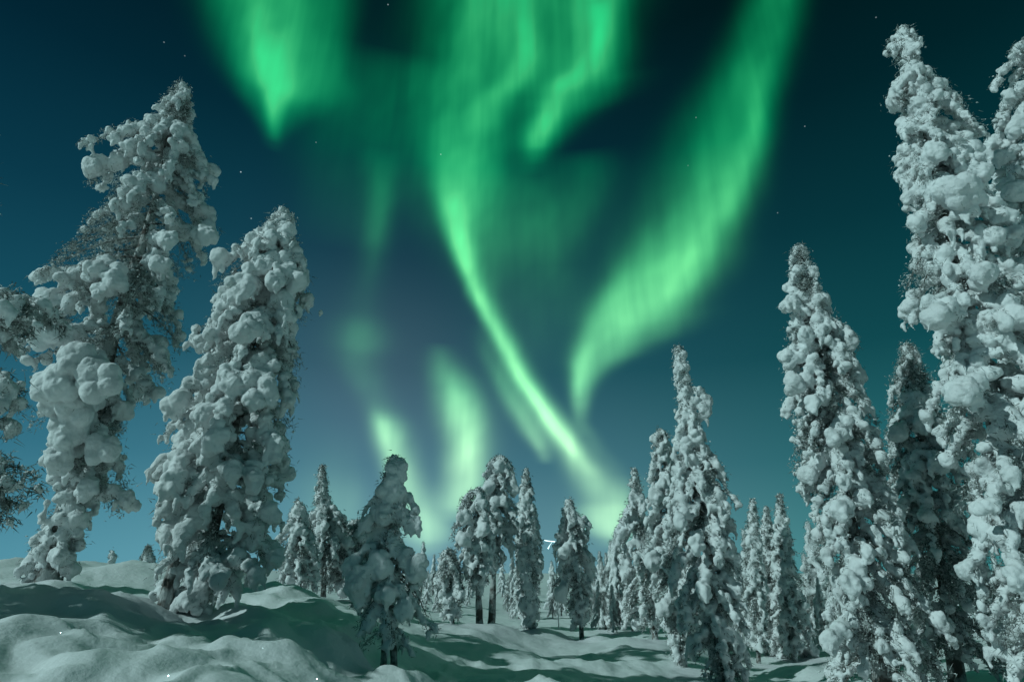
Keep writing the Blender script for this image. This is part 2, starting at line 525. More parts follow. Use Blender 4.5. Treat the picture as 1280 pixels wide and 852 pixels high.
def snow_mesh(blobs, voxel, parent, rng, rough=1.0):
    """blobs (x,y,z,rx,ry,rz) fused into one lumpy mass of snow"""
    B0 = np.array(blobs)
    PV, PF, base_n = [], [], 0
    for lvl, sel in ((3, B0[:, 3] > .11), (2, (B0[:, 3] <= .11) & (B0[:, 3] > .04)), (1, B0[:, 3] <= .04)):
        B = B0[sel]
        n = len(B)
        if not n:
            continue
        V, Fc = ICO[lvl]
        ang = rng.random(n) * 6.283
        c, s = np.cos(ang), np.sin(ang)
        P = V[None] * B[:, None, 3:6]
        x = P[..., 0] * c[:, None] - P[..., 1] * s[:, None]
        y = P[..., 0] * s[:, None] + P[..., 1] * c[:, None]
        PV.append(np.stack([x + B[:, None, 0], y + B[:, None, 1], P[..., 2] + B[:, None, 2]], -1).reshape(-1, 3))
        PF.append((Fc[None] + (np.arange(n) * len(V))[:, None, None]).reshape(-1, 3) + base_n)
        base_n += n * len(V)
    P = np.concatenate(PV); fc = np.concatenate(PF)
    o = link_mesh('snow_load', P, fc, M_SNOW, None)
    rm = o.modifiers.new('r', 'REMESH'); rm.mode = 'VOXEL'; rm.voxel_size = voxel; rm.use_smooth_shade = True
    sm = o.modifiers.new('s', 'SMOOTH'); sm.factor = 0.5; sm.iterations = 4 if voxel < .024 else 2
    for sc_, st in ((0.22, 0.055), (0.10, 0.028), (0.05, 0.018)):
        if sc_ > voxel * 1.2:
            d = o.modifiers.new('d', 'DISPLACE'); d.texture = clouds(sc_); d.strength = st * rough; d.mid_level = 0.5
            d.texture_coords = 'LOCAL'
    dg = bpy.context.evaluated_depsgraph_get()
    me = bpy.data.meshes.new_from_object(o.evaluated_get(dg))
    old = o.data
    o.modifiers.clear()
    o.data = me
    bpy.data.meshes.remove(old)
    me.name = 'snow_load'
    if not me.materials:
        me.materials.append(M_SNOW)
    me.polygons.foreach_set('use_smooth', np.ones(len(me.polygons), bool))
    o.parent = parent
    return o


def tube(path, radii, seg=8, rng=None, wob=0.0):
    """tapered tube along a path -> verts, quads"""
    path = np.asarray(path, float); n = len(path)
    vs, fs = [], []
    for i in range(n):
        t = path[min(i + 1, n - 1)] - path[max(i - 1, 0)]
        t /= (np.linalg.norm(t) + 1e-9)
        a = np.cross(t, (0, 0, 1.0)) if abs(t[2]) < .9 else np.cross(t, (0, 1.0, 0))
        a /= np.linalg.norm(a); b = np.cross(t, a)
        for k in range(seg):
            th = 6.28318 * k / seg
            r = radii[i] * (1 + (wob * (rng.random() - .5) if rng is not None else 0))
            vs.append(path[i] + (a * math.cos(th) + b * math.sin(th)) * r)
    for i in range(n - 1):
        for k in range(seg):
            k2 = (k + 1) % seg
            fs.append((i * seg + k, i * seg + k2, (i + 1) * seg + k2, (i + 1) * seg + k))
    return np.array(vs), np.array(fs)


def spikes(P, Dn, L, W, rng):
    """little three-sided needle sprays"""
    n = len(P)
    a = np.cross(Dn, rng.normal(size=(n, 3))); a /= np.linalg.norm(a, axis=1)[:, None] + 1e-9
    b = np.cross(Dn, a)
    vs = []
    for k in range(3):
        th = 2.0944 * k
        vs.append(P + (a * math.cos(th) + b * math.sin(th)) * W[:, None])
    vs.append(P + Dn * L[:, None])
    V = np.stack(vs, 1).reshape(-1, 3)
    i = np.arange(n)[:, None] * 4
    Fc = np.concatenate([np.concatenate([i + k, i + (k + 1) % 3, i + 3], 1) for k in range(3)])
    return V, Fc


# ------------------------------------------------------------------ a snow-loaded spruce
def spruce(label, Yd, rows, trunk, category='tree', group=None, blob=.15, dens=1.0, big=(), bare=.14, voxel=None, seed=1,
           trunk_r=.13, extra_trunks=(), clump_var=.5, fat=1.0, shag=1.0, depth_k=.85, twig_k=1.0, world_rows=None, base=None, rough=1.0, name='snowy_spruce', round_k=0.0, sag=1.0, limbs=(), ragged=.2):
    rng = np.random.default_rng(seed)
    px_m = Yd / F                                # metres per photo pixel
    if voxel is None:
        voxel = max(0.021, px_m * 1.45)
    if world_rows is None:
        tp = at(*trunk[0], Yd); bp = at(*trunk[1], Yd)
        R = []
        for (py, l, r) in rows:
            a = at(l, py, Yd); b = at(r, py, Yd)
            R.append((a.z, a.x, b.x))
    else:
        tp, bp = trunk
        R = list(world_rows)
    gz = ground_z(bp.x, Yd) if base is None else base
    # when the marked base lies above / below the terrain, run the trunk on to the ground
    R.sort()
    RZ = np.array([r[0] for r in R]); RLx = np.array([r[1] for r in R]); RRx = np.array([r[2] for r in R])
    root = bpy.data.objects.new(name, None)
    root.empty_display_size = .3
    COL.objects.link(root)
    ox, oy, oz = bp.x, Yd, gz
    root.location = (ox, oy, oz)
    root['label'] = label; root['category'] = category
    if group:
        root['group'] = group
    H = tp.z

    def spine(z):
        t = (z - bp.z) / (tp.z - bp.z)
        return bp.x + (tp.x - bp.x) * t

    def ext(z, ca, sa):
        l = np.interp(z, RZ, RLx); r = np.interp(z, RZ, RRx); c = spine(z)
        rr = (r - c) if ca > 0 else (c - l)
        rr = max(rr, .06)
        dp = max(.06, depth_k * .5 * (r - l))
        return 1 / math.sqrt((ca / rr) ** 2 + (sa / dp) ** 2)

    z0, z1 = RZ[0], RZ[-1]
    blobs = []; BV = []; BF = []
    sp, sd, sl, sw = [], [], [], []
    cnt = [0]

    def limb(s, e, rb, isbare, ca, sa, arch=.42, tfrom=.20, ntw=None):
        droop = s[2] - e[2]
        mid = s * .45 + e * .55 + np.array((0, 0, abs(droop) * arch))
        ts = np.linspace(0, 1, 6)[:, None]
        path = s * (1 - ts) ** 2 + 2 * mid * ts * (1 - ts) + e * ts ** 2
        seglen = np.linalg.norm(e - s)
        v, f = tube(path, np.linspace(.010 + .012 * seglen, .004, 6), 4)
        BV.append(v); BF.append(f + cnt[0]); cnt[0] += len(v)

        def bez(t):
            return s * (1 - t) ** 2 + 2 * mid * t * (1 - t) + e * t ** 2
        if not isbare:
            t = 1.0
            while t > tfrom:
                k = rb * (.42 + .62 * rng.random()) * (1.0 if t > .55 else .8) * fat
                q2 = bez(t) + rng.normal(size=3) * k * .38 + np.array((0, 0, k * .2))
                blobs.append((*q2, k * (.95 + .25 * rng.random()), k * (.8 + .2 * rng.random()), k * (.85 + .45 * rng.random())))
                for _ in range(rng.integers(1, 5)):
                    dv = rng.normal(size=3); dv /= np.linalg.norm(dv); dv[2] = dv[2] * .8 - .25
                    k2 = k * (.34 + .36 * rng.random())
                    q3 = q2 + dv * k * .85
                    blobs.append((*q3, k2 * 1.1, k2, k2 * (.9 + .5 * rng.random())))
                t -= max(.06, k * .85 / max(seglen, .1))
            # fingers of snow hanging below the tip
            q = bez(1.0)
            for _ in range(rng.integers(1, 4)):
                k = min(rb, .11) * (.35 + .3 * rng.random()) * fat
                p = q + np.array((rng.normal() * rb * .6, rng.normal() * rb * .6, -rb * .3))
                for _i in range(rng.integers(2, 5)):
                    blobs.append((*p, k, k * .9, k * 1.25))
                    p = p + np.array((rng.normal() * k * .35, rng.normal() * k * .35, -k * 1.2))
                    k *= .8
        else:
            for _ in range(int(3 + seglen * 5)):
                k = rb * (.16 + .24 * rng.random())
                q = bez(.2 + .8 * rng.random()) + rng.normal(size=3) * rb * .3
                blobs.append((*q, k * 1.3, k, k * .8))
        nt = ntw or int((44 + 95 * seglen) * twig_k * (1.7 if isbare else 1.0))
        tt = .12 + .90 * rng.random(nt) ** .75
        q = s * ((1 - tt) ** 2)[:, None] + 2 * mid * (tt * (1 - tt))[:, None] + e * (tt ** 2)[:, None]
        dv = rng.normal(size=(nt, 3)) * np.array((.8, .8, .6)) + np.array((ca * .35, sa * .35, -.6))
        dv /= np.linalg.norm(dv, axis=1)[:, None]
        q = q + rng.normal(size=(nt, 3)) * (rb * .42 + .02)
        ll = (.045 + .085 * rng.random(nt)) * shag * (1 + rb)
        sp.append(q); sd.append(dv); sl.append(ll); sw.append(np.full(nt, max(.006, min(.016, px_m * .5))) * (.7 + .6 * rng.random(nt)))

    step = 0.052 / dens * (blob / .15)
    zt = z1
    ga = rng.random() * 6.28
    while zt > z0:
        zt -= step * (0.6 + .8 * rng.random())
        ga += 2.39996 + rng.normal() * .35
        ca, sa = math.cos(ga), math.sin(ga)
        L = ext(zt, ca, sa)
        L *= 0.80 + .20 * rng.random() + ragged * mnoise.noise(Vector((ca * 1.2, sa * 1.2, zt * 1.1 + seed)))
        rb = min(blob * .72, .08 + L * .45) * math.exp(rng.normal() * clump_var * .5) * min(1.0, .60 + (z1 - zt) * .30)
        rb = min(rb, blob * 1.7)
        reach = max(.03, L - rb * .8)
        c0 = spine(zt)
        droop = min(reach * (.6 + .55 * rng.random()) * sag, z1 - zt + .1) + .02
        s = np.array((c0, Yd, zt + droop))
        s[0] = spine(min(s[2], z1))
        e = np.array((c0 + ca * reach, Yd + sa * reach, zt))
        nb_ = mnoise.noise(Vector((ca * 1.5, sa * 1.5, zt * .9 - seed * 3)))
        limb(s, e, rb, rng.random() < bare * (1 + 2.2 * nb_), ca, sa)
    # crown tip: stacked small cushions
    zt = z1
    for i in range(7):
        k = min(blob * .62, .5 * (np.interp(z1 - i * blob * .6, RZ, RRx) - np.interp(z1 - i * blob * .6, RZ, RLx)) * .8 + .02)
        blobs.append((spine(zt - k) + rng.normal() * .02, Yd + rng.normal() * .02, zt - k, k, k, k * 1.1))
        zt -= k * 1.1
    # large cushions and long limbs seen in the photograph: x, y, radius in pixels, depth towards the camera (in crown half-depths)
    for kind, lst in ((0, big), (1, limbs)):
        for bx, by, br_, fz, *st_ in lst:
            st_ = st_[0] if st_ else 1.0
            q = at(bx, by, Yd)
            zq = min(max(q.z, z0), z1)
            l = np.interp(zq, RZ, RLx); r = np.interp(zq, RZ, RRx)
            yy = Yd - fz * depth_k * .5 * (r - l)
            q = at(bx, by, yy)
            k = br_ * yy / F
            zs = min(q.z + .25 + k * .6, z1)
            s = np.array((spine(zs), Yd, zs))
            e = np.array((q.x, q.y, q.z - k * .2))
            dd = e - s; dl = math.hypot(dd[0], dd[1]) + 1e-6
            ca, sa = dd[0] / dl, dd[1] / dl
            if kind == 1:
                limb(s, e, k, False, ca, sa, arch=.8, tfrom=.1)
                for _ in range(6):
                    t = .35 + .6 * rng.random()
                    p = s * (1 - t) + e * t + np.array((0, 0, .05))
                    aa = math.atan2(sa, ca) + rng.choice((-1, 1)) * (.5 + .7 * rng.random())
                    l2 = k * (2 + 2 * rng.random())
                    limb(p, p + np.array((math.cos(aa) * l2, math.sin(aa) * l2, -l2 * (.5 + .5 * rng.random()))), k * .6, rng.random() < .4, math.cos(aa), math.sin(aa))
                continue
            limb(s, e, min(k * .8, blob), False, ca, sa, tfrom=.35)
            blobs.append((q.x, q.y, q.z, k * .68, k * .62, k * .70 * st_))
            for _ in range(17):
                dv = rng.normal(size=3); dv /= np.linalg.norm(dv)
                dv[1] = -abs(dv[1]) * .9 if rng.random() < .65 else dv[1]
                k2 = k * (.24 + .26 * rng.random())
                dd = (.45 + .27 * rng.random()) * k
                blobs.append((q.x + dv[0] * dd, q.y + dv[1] * dd * .9, q.z + dv[2] * dd * st_ - .06 * k, k2 * 1.05, k2, k2 * (1.0 + .3 * rng.random())))
    off = np.array((ox, oy, oz))
    B = np.array(blobs); B[:, :3] -= off
    # nothing of the load below the ground
    B = B[B[:, 2] > -.1]
    snow_mesh(B, voxel, root, rng, rough)
    P_ = np.concatenate(sp) - off; D_ = np.concatenate(sd); L_ = np.concatenate(sl); W_ = np.concatenate(sw)
    keep = P_[:, 2] > .05
    P_, D_, L_, W_ = P_[keep], D_[keep], L_[keep], W_[keep]
    V, Fc = spikes(P_, D_, L_, W_, rng)
    link_mesh('crown', V, Fc, M_NEED, root, smooth=False)
    # clots of rime on the needle sprays
    pick = rng.random(len(P_)) < .34
    n = int(pick.sum())
    V1, F1 = ICO[1]
    rad_ = np.maximum(.011, min(.017, px_m * .62)) * (.6 + 1.1 * rng.random(n) ** 2)
    tip = P_[pick] + D_[pick] * (L_[pick] * (.1 + .55 * rng.random(n)))[:, None]
    V = (V1[None] * rad_[:, None, None] * (1 + .3 * rng.normal(size=(n, 1, 3))) + tip[:, None]).reshape(-1, 3)
    Fc = (F1[None] + (np.arange(n) * len(V1))[:, None, None]).reshape(-1, 3)
    if z1 - z0 > 1.0:
        link_mesh('rime', V, Fc, M_RIME, root)
    # trunk and limbs
    zs = np.linspace(gz - .25, z1 - .05, 22)
    bend = rng.random() * 6
    path = [(spine(z) + .03 * math.sin(z * 1.3 + bend), Yd + .03 * math.cos(z * 1.1 + bend), z) for z in zs]
    rad = [trunk_r * (1 - .93 * (i / 21.0) ** .9) * (1.25 if i == 0 else 1) for i in range(22)]
    v, f = tube(path, rad, 12, rng, .16)
    bv = np.concatenate([v] + BV) - off; bf = np.concatenate([f] + [q + len(v) for q in BF])
    link_mesh('trunk', bv, bf, M_BARK, root)
    for (ax, ay, bx, by, rr) in extra_trunks:
        a = at(ax, ay, Yd - .1); b = at(bx, by, Yd - .25)
        g2 = ground_z(b.x, b.y)
        pts = [np.array(a) * (1 - t) + np.array((b.x, b.y, g2 - .2)) * t for t in np.linspace(0, 1, 10)]
        v, f = tube(pts, np.linspace(rr * .6, rr, 10), 10, rng, .25)
        link_mesh('trunk', v - off, f, M_BARK, root)
    return root


GL = 'snow-laden spruces close to the camera'
GM = 'snow-laden spruces in the middle distance'
GF = 'small spruces far behind'

# ------------------------------------------------------------------ the near trees
spruce('tall leftmost whole spruce with an enormous bulging white cushion on its near side', 11.5,
       [(110, 216, 240), (128, 198, 242), (145, 184, 240), (175, 172, 246), (195, 105, 258), (212, 96, 266), (232, 96, 268), (250, 135, 256), (270, 100, 262), (290, 84, 276), (318, 76, 274),
        (334, 44, 240), (352, 38, 226), (372, 52, 226), (400, 26, 228), (430, 24, 232), (470, 20, 228), (488, 22, 205), (505, 26, 168), (540, 44, 158),
        (580, 48, 162), (615, 80, 175), (640, 92, 168), (655, 60, 118), (690, 28, 108), (718, 20, 104)],
       ((230, 110), (60, 725)), group=GL, blob=.18, dens=1.15, bare=.30, ragged=.34, seed=11, trunk_r=.22, depth_k=.7,
       big=[(122, 207, 22, .3), (150, 200, 16, .2), (120, 338, 21, .9, .8), (142, 350, 19, .9), (98, 343, 15, .6, .8), (128, 362, 15, .9), (100, 455, 30, 1.2), (75, 475, 30, 1.2), (128, 478, 30, 1.2), (100, 505, 26, 1.2),
            (70, 500, 22, 1.2), (86, 540, 25, 1.2), (75, 572, 20, 1.1), (60, 415, 22, 1.0), (50, 345, 13, .2), (210, 300, 14, .6), (258, 295, 18, .1),
            (265, 225, 10, .0), (190, 150, 11, .4), (226, 165, 12, .5), (130, 560, 22, .8), (110, 610, 14, .6), (160, 625, 12, .3), (205, 330, 14, .7), (60, 375, 18, .5)])
spruce('plump right-leaning spruce smothered in snow to its rounded tip, standing left of the clearing', 9.5,
       [(266, 346, 364), (285, 322, 372), (305, 302, 378), (325, 296, 384), (345, 266, 391), (372, 262, 393), (400, 258, 388), (415, 238, 382), (440, 232, 378), (465, 250, 382), (490, 226, 380),
        (515, 192, 378), (545, 184, 374), (562, 208, 372), (590, 194, 370), (620, 182, 365), (650, 182, 360), (680, 190, 350), (702, 192, 344), (725, 194, 338), (742, 192, 306), (756, 190, 276), (772, 190, 262)],
       ((357, 266), (237, 778)), group=GL, blob=.145, dens=1.25, bare=.16, twig_k=.7, seed=22, trunk_r=.10, depth_k=.8, extra_trunks=[(228, 660, 200, 778, .11)],
       big=[(355, 285, 12, .4), (335, 300, 14, .5), (318, 310, 13, .4), (302, 362, 18, .9, 1.2), (285, 368, 15, .5), (308, 412, 22, 1.1), (345, 350, 15, .8, 1.3), (370, 350, 17, .4),
            (250, 428, 13, .4), (270, 548, 19, 1.0, 1.5), (252, 520, 14, .9), (215, 605, 16, .9, 1.4), (205, 635, 12, .7), (276, 722, 13, .9), (258, 712, 9, .9), (320, 718, 12, .7, 1.3), (340, 640, 12, .6, 1.6),
            (320, 600, 14, .8, 1.7), (292, 592, 14, 1.0, 1.5), (345, 560, 14, .5, 1.6), (318, 500, 15, .8, 1.5), (290, 480, 14, .9, 1.3), (208, 668, 13, .7, 1.3), (345, 695, 11, .3, 1.4)])
spruce('spruce cut off by the left edge, only drooping snow-crusted limbs and dark undersides showing', 6.0,
       [(40, -48, -20), (120, -125, -26), (200, -215, -28), (300, -290, -52), (345, -310, -58), (450, -360, -80), (600, -420, -130), (700, -450, -200), (780, -450, -290)],
       ((-33, 40), (-376, 800)), group=GL, blob=.12, dens=.9, bare=.35, seed=33, trunk_r=.17, depth_k=.85, twig_k=1.6, voxel=.023,
       limbs=[(55, 384, 11, .0), (20, 372, 12, .3), (8, 415, 10, .1), (40, 400, 9, .3), (22, 478, 9, .3), (26, 505, 9, .2), (15, 535, 9, .1), (2, 500, 12, .4), (40, 588, 6, .1), (48, 612, 6, .2), (30, 630, 6, 0), (10, 600, 8, .3), (12, 650, 6, .2), (-5, 575, 10, .3)],
       big=[(8, 480, 13, .4), (6, 388, 14, .5)])
spruce('short shaded spruce before the clearing, like a hunched snowy figure with drooping arms', 9.0,
       [(576, 482, 508), (590, 481, 510), (600, 470, 500), (618, 466, 506), (634, 464, 510), (642, 448, 523), (662, 448, 525), (676, 460, 505), (690, 456, 526), (710, 432, 536), (740, 428, 538),
        (765, 430, 538), (780, 440, 545), (800, 430, 548), (812, 440, 535)],
       ((490, 576), (480, 860)), group=GL, blob=.085, dens=1.1, bare=.30, twig_k=.4, shag=.7, seed=44, trunk_r=.055, depth_k=.75, voxel=.02, extra_trunks=[(490, 780, 497, 858, .06)],
       big=[(496, 587, 15, .5), (487, 612, 19, .6, 1.3), (480, 640, 13, .5, 1.5), (457, 655, 10, .5, 1.2), (519, 655, 10, .4, 1.3), (520, 636, 6, .3), (522, 710, 15, .6, 1.5), (448, 730, 19, .8, 1.6), (476, 705, 16, .8, 1.3),
            (505, 760, 11, .7, 1.6), (545, 785, 5, .1, 1.6), (438, 705, 10, .5, 1.2), (463, 775, 8, .7, 1.6), (484, 745, 11, .9, 1.4)])
spruce('towering spruce at the right edge with a crooked, knobbly snow-covered top', 9.0,
       [(40, 1116, 1144), (52, 1106, 1150), (68, 1108, 1152), (82, 1124, 1146), (94, 1130, 1176), (108, 1112, 1182), (125, 1116, 1200), (136, 1132, 1206), (150, 1128, 1215), (175, 1128, 1226), (190, 1124, 1222), (215, 1126, 1228), (240, 1120, 1240),
        (265, 1128, 1250), (300, 1132, 1262), (330, 1152, 1270), (385, 1152, 1300), (425, 1154, 1320), (448, 1182, 1330), (490, 1172, 1340), (520, 1176, 1345), (550, 1190, 1350), (600, 1214, 1360),
        (650, 1220, 1370), (700, 1226, 1380), (760, 1236, 1390), (830, 1246, 1400), (860, 1256, 1400)],
       ((1126, 42), (1340, 920)), group=GL, blob=.165, dens=1.2, bare=.14, ragged=.5, seed=55, trunk_r=.2, depth_k=.8,
       big=[(1168, 125, 15, .4), (1140, 68, 10, .2), (1190, 125, 14, .1), (1210, 190, 17, .1), (1222, 165, 12, 0), (1170, 190, 19, .8), (1200, 240, 30, 1.0), (1180, 235, 18, .9), (1215, 245, 18, .9),
            (1140, 160, 11, .3), (1145, 280, 15, .3), (1225, 215, 18, .6), (1172, 395, 22, .8), (1165, 380, 14, .4), (1225, 340, 18, 1.0), (1205, 495, 22, 1.0, .8), (1188, 488, 12, .7), (1255, 400, 12, 1.0, 1.4),
            (1238, 632, 11, .6), (1262, 590, 12, 1.0, 1.7), (1270, 720, 13, 1.0, 1.6), (1245, 295, 15, .8)])
spruce('snow-coated spruce cut off by the right edge, standing behind the towering crooked one', 10.5,
       [(52, 1266, 1300), (75, 1256, 1310), (98, 1226, 1320), (110, 1238, 1320), (135, 1246, 1330), (165, 1236, 1340), (220, 1228, 1360), (300, 1236, 1400), (400, 1240, 1430), (500, 1245, 1450), (600, 1255, 1460),
        (700, 1265, 1480), (850, 1290, 1500)],
       ((1288, 50), (1420, 900)), group=GL, blob=.16, dens=1.0, bare=.12, seed=66, trunk_r=.2, depth_k=.7,
       big=[(1262, 120, 12, .3), (1270, 160, 16, .5), (1250, 195, 12, .3), (1265, 240, 18, .7), (1260, 300, 18, .6)])
spruce('tall slender spruce with a pointed double tip, right of the thin-leadered shaggy one', 12.0,
       [(308, 996, 1006), (325, 984, 1010), (345, 978, 1018), (370, 984, 1028), (395, 980, 1040), (415, 980, 1066), (440, 974, 1080), (460, 972, 1084), (485, 974, 1080), (510, 978, 1092), (540, 984, 1104), (580, 988, 1112),
        (620, 1000, 1124), (660, 1012, 1136), (700, 1018, 1148), (740, 1022, 1160), (780, 1026, 1174), (820, 1028, 1186), (855, 1032, 1198), (880, 1040, 1190)],
       ((1001, 308), (1108, 885)), group=GL, blob=.15, dens=1.25, bare=.16, seed=77, trunk_r=.17, depth_k=.8,
       big=[(985, 380, 11, .4), (985, 448, 14, .4), (992, 480, 16, .7), (1005, 420, 13, .8), (1060, 425, 15, .4), (1070, 470, 15, .4), (1015, 505, 11, .9, 1.5), (1042, 545, 12, 1.0, 1.3), (1050, 640, 12, 1.0, 1.6), (1062, 730, 13, 1.0, 1.4), (1036, 800, 11, .9, 1.6), (1084, 690, 9, 1.0, 1.5)])
spruce('cone-topped spruce, dark in its lower half, between the slender and the towering crooked ones', 13.9,
       [(432, 1126, 1140), (450, 1120, 1150), (475, 1112, 1160), (500, 1108, 1172), (530, 1110, 1192), (560, 1110, 1212), (600, 1110, 1226), (660, 1115, 1236), (720, 1120, 1245), (780, 1125, 1255), (840, 1130, 1260)],
       ((1134, 432), (1196, 848)), group=GL, blob=.14, dens=1.15, bare=.25, seed=88, trunk_r=.17, depth_k=.85, big=[(1122, 540, 12, .7), (1150, 530, 12, .9), (1170, 580, 14, 1.0)])
# ------------------------------------------------------------------ right of the clearing
spruce('tall spruce right of the clearing, thin knobbly leader above a wide shaggy skirt', 14.0,
       [(434, 842, 850), (450, 840, 858), (470, 838, 862), (490, 846, 868), (510, 846, 872), (540, 842, 884), (570, 838, 896), (600, 832, 918), (625, 828, 926), (660, 826, 926), (700, 824, 928), (740, 832, 930),
        (780, 842, 938), (820, 856, 944), (840, 868, 942), (856, 880, 934)],
       ((847, 434), (908, 858)), group=GM, twig_k=.55, blob=.125, dens=1.35, bare=0.09, seed=99, trunk_r=.12, depth_k=.75,
       big=[(880, 512, 11, .1, 1.2), (884, 500, 8, 0), (896, 622, 12, .5, 1.2), (870, 680, 10, 1.0, 1.6), (848, 650, 9, 1.0, 1.8), (880, 740, 9, 1.0, 1.6)])
spruce('spruce pressed against the left flank of the wide shaggy one, its blunt tip much lower', 16.0,
       [(540, 816, 836), (560, 812, 842), (590, 808, 845), (620, 804, 848), (660, 803, 850), (700, 804, 855), (740, 810, 860), (780, 822, 866), (810, 834, 868), (824, 840, 862)],
       ((827, 540), (850, 826)), group=GM, twig_k=.55, blob=.12, dens=1.25, bare=0.09, seed=101, trunk_r=.11, big=[(818, 548, 7, .2), (820, 620, 10, .8), (815, 700, 12, .9), (830, 760, 10, .9)])
spruce('narrow pointed spruce just right of the bright green glow low in the sky', 22.0,
       [(586, 790, 797), (605, 784, 802), (630, 776, 808), (655, 770, 812), (690, 768, 818), (730, 766, 820), (760, 772, 824), (778, 784, 824), (790, 800, 820)],
       ((793, 586), (818, 796)), group=GM, twig_k=.55, blob=.13, dens=1.2, bare=0.11, seed=102, trunk_r=.11, depth_k=.9)
spruce('broad cone-shaped spruce alone in mid clearing on a short thin trunk', 24.0,
       [(625, 707, 716), (640, 700, 722), (655, 697, 734), (675, 692, 740), (700, 688, 744), (730, 684, 745), (755, 688, 742), (772, 700, 738), (780, 712, 734)],
       ((712, 625), (728, 801)), group=GM, twig_k=.55, blob=.14, dens=1.25, bare=0.09, seed=103, trunk_r=.10, big=[(735, 655, 5, 0), (705, 690, 9, .9), (700, 740, 10, .9)])
spruce('slim sharp-tipped spruce directly behind the blunt columnar one', 26.0,
       [(586, 655, 660), (600, 651, 664), (620, 646, 670), (650, 642, 676), (680, 640, 682), (720, 640, 680), (760, 644, 678)],
       ((658, 586), (662, 778)), group=GM, twig_k=.55, blob=.13, dens=1.2, bare=0.11, seed=104, trunk_r=.10)
spruce('blunt columnar spruce swaddled in snow to the ground, dark hollow open at its foot', 23.0,
       [(657, 652, 668), (675, 645, 676), (700, 643, 678), (730, 642, 677), (755, 645, 676), (775, 648, 678), (782, 650, 672)],
       ((660, 657), (662, 786)), group=GM, twig_k=.55, blob=.16, dens=1.2, bare=0.06, seed=105, trunk_r=.10)
spruce('round-headed tree on a bare trunk, the taller of the twin-trunk pair', 23.0,
       [(574, 616, 634), (580, 608, 642), (595, 600, 648), (620, 600, 652), (650, 604, 654), (680, 606, 650), (700, 608, 642), (712, 614, 632)],
       ((625, 574), (613, 784)), group=GM, twig_k=.55, blob=.15, dens=1.3, bare=0.10, seed=106, trunk_r=.15, name='snowy_pine', big=[(625, 582, 9, .5), (610, 610, 9, .6), (640, 610, 9, .3)])
spruce('broad snow-mopped tree on a bare trunk, the lower one of the twin-trunk pair', 21.5,
       [(615, 584, 606), (625, 574, 614), (645, 563, 618), (670, 560, 622), (695, 562, 624), (715, 566, 622), (730, 574, 610), (736, 584, 600)],
       ((597, 615), (600, 784)), group=GM, twig_k=.55, blob=.12, dens=1.4, bare=0.09, seed=107, trunk_r=.14, name='snowy_pine', big=[(600, 628, 9, .5), (580, 645, 10, .6), (580, 672, 10, .8), (605, 660, 9, .8)])
spruce('low snow-hung tree under the left side of the twin-trunk pair', 21.0,
       [(690, 552, 570), (705, 544, 578), (725, 538, 584), (745, 537, 582), (762, 542, 580), (774, 550, 574)],
       ((562, 690), (566, 782)), group=GM, twig_k=.55, blob=.11, dens=1.2, bare=0.12, seed=108, trunk_r=.06)
# ------------------------------------------------------------------ left of the clearing
spruce('thin-spired spruce, tallest of the clump left of the hunched foreground tree', 20.0,
       [(582, 399, 406), (600, 396, 410), (618, 394, 413), (632, 390, 416), (650, 382, 432), (680, 374, 446), (710, 370, 452), (735, 372, 448)],
       ((403, 582), (404, 748)), group=GM, twig_k=.55, blob=.12, dens=1.25, bare=0.14, seed=109, trunk_r=.10)
spruce('stubby spruce with a ball of snow for its tip, beside the thin-spired one', 18.0,
       [(629, 364, 382), (645, 360, 386), (660, 350, 390), (690, 338, 402), (715, 338, 406), (738, 345, 404)],
       ((373, 629), (374, 745)), group=GM, twig_k=.55, blob=.12, dens=1.25, bare=0.17, seed=110, trunk_r=.09, big=[(374, 638, 9, .3)])
spruce('rounded bushy spruce just left of the hunched foreground one', 21.0,
       [(654, 440, 452), (665, 420, 470), (680, 410, 482), (700, 405, 492), (725, 405, 496), (745, 410, 490)],
       ((445, 654), (446, 752)), group=GM, twig_k=.55, blob=.14, dens=1.25, bare=0.11, seed=111, trunk_r=.09, big=[(425, 680, 8, .6), (450, 670, 9, .6), (430, 735, 10, .8)])
spruce('small dark spruce peeking over the ridge beside the plump leaning one', 30.0,
       [(682, 183, 187), (695, 177, 193), (705, 173, 197), (715, 170, 200)],
       ((185, 680), (185, 718)), group=GM, twig_k=.55, blob=.07, dens=1.2, bare=0.30, seed=112, trunk_r=.06)
spruce('tiny snow-capped sapling alone on the left ridge line', 27.0,
       [(690, 136, 143), (696, 133, 147), (704, 135, 145)],
       ((140, 689), (139, 709)), group=GM, twig_k=.2, blob=.10, dens=1.0, bare=0.05, seed=113, trunk_r=.04, shag=.5)
# ------------------------------------------------------------------ trio left of the slender double-tipped spruce
spruce('thin pointed spruce, left one of the trio beside the slender double-tipped tree', 22.0,
       [(625, 938, 943), (645, 934, 948), (680, 930, 953), (720, 928, 958), (770, 930, 962), (810, 936, 964)],
       ((940, 624), (950, 832)), group=GM, twig_k=.55, blob=.12, dens=1.2, bare=0.17, seed=114, trunk_r=.08)
spruce('thin pointed spruce, middle one of the trio beside the slender double-tipped tree', 24.0,
       [(634, 955, 961), (660, 950, 968), (700, 946, 976), (750, 944, 982), (800, 950, 986), (820, 955, 982)],
       ((958, 634), (968, 834)), group=GM, twig_k=.55, blob=.12, dens=1.2, bare=0.20, seed=115, trunk_r=.08)
spruce('thin pointed spruce, right one of the trio, half hidden by the slender double-tipped tree', 23.0,
       [(617, 972, 977), (645, 967, 984), (690, 965, 996), (740, 964, 1008), (790, 968, 1020), (825, 972, 1020)],
       ((974, 616), (992, 842)), group=GM, twig_k=.55, blob=.12, dens=1.2, bare=0.17, seed=116, trunk_r=.08)

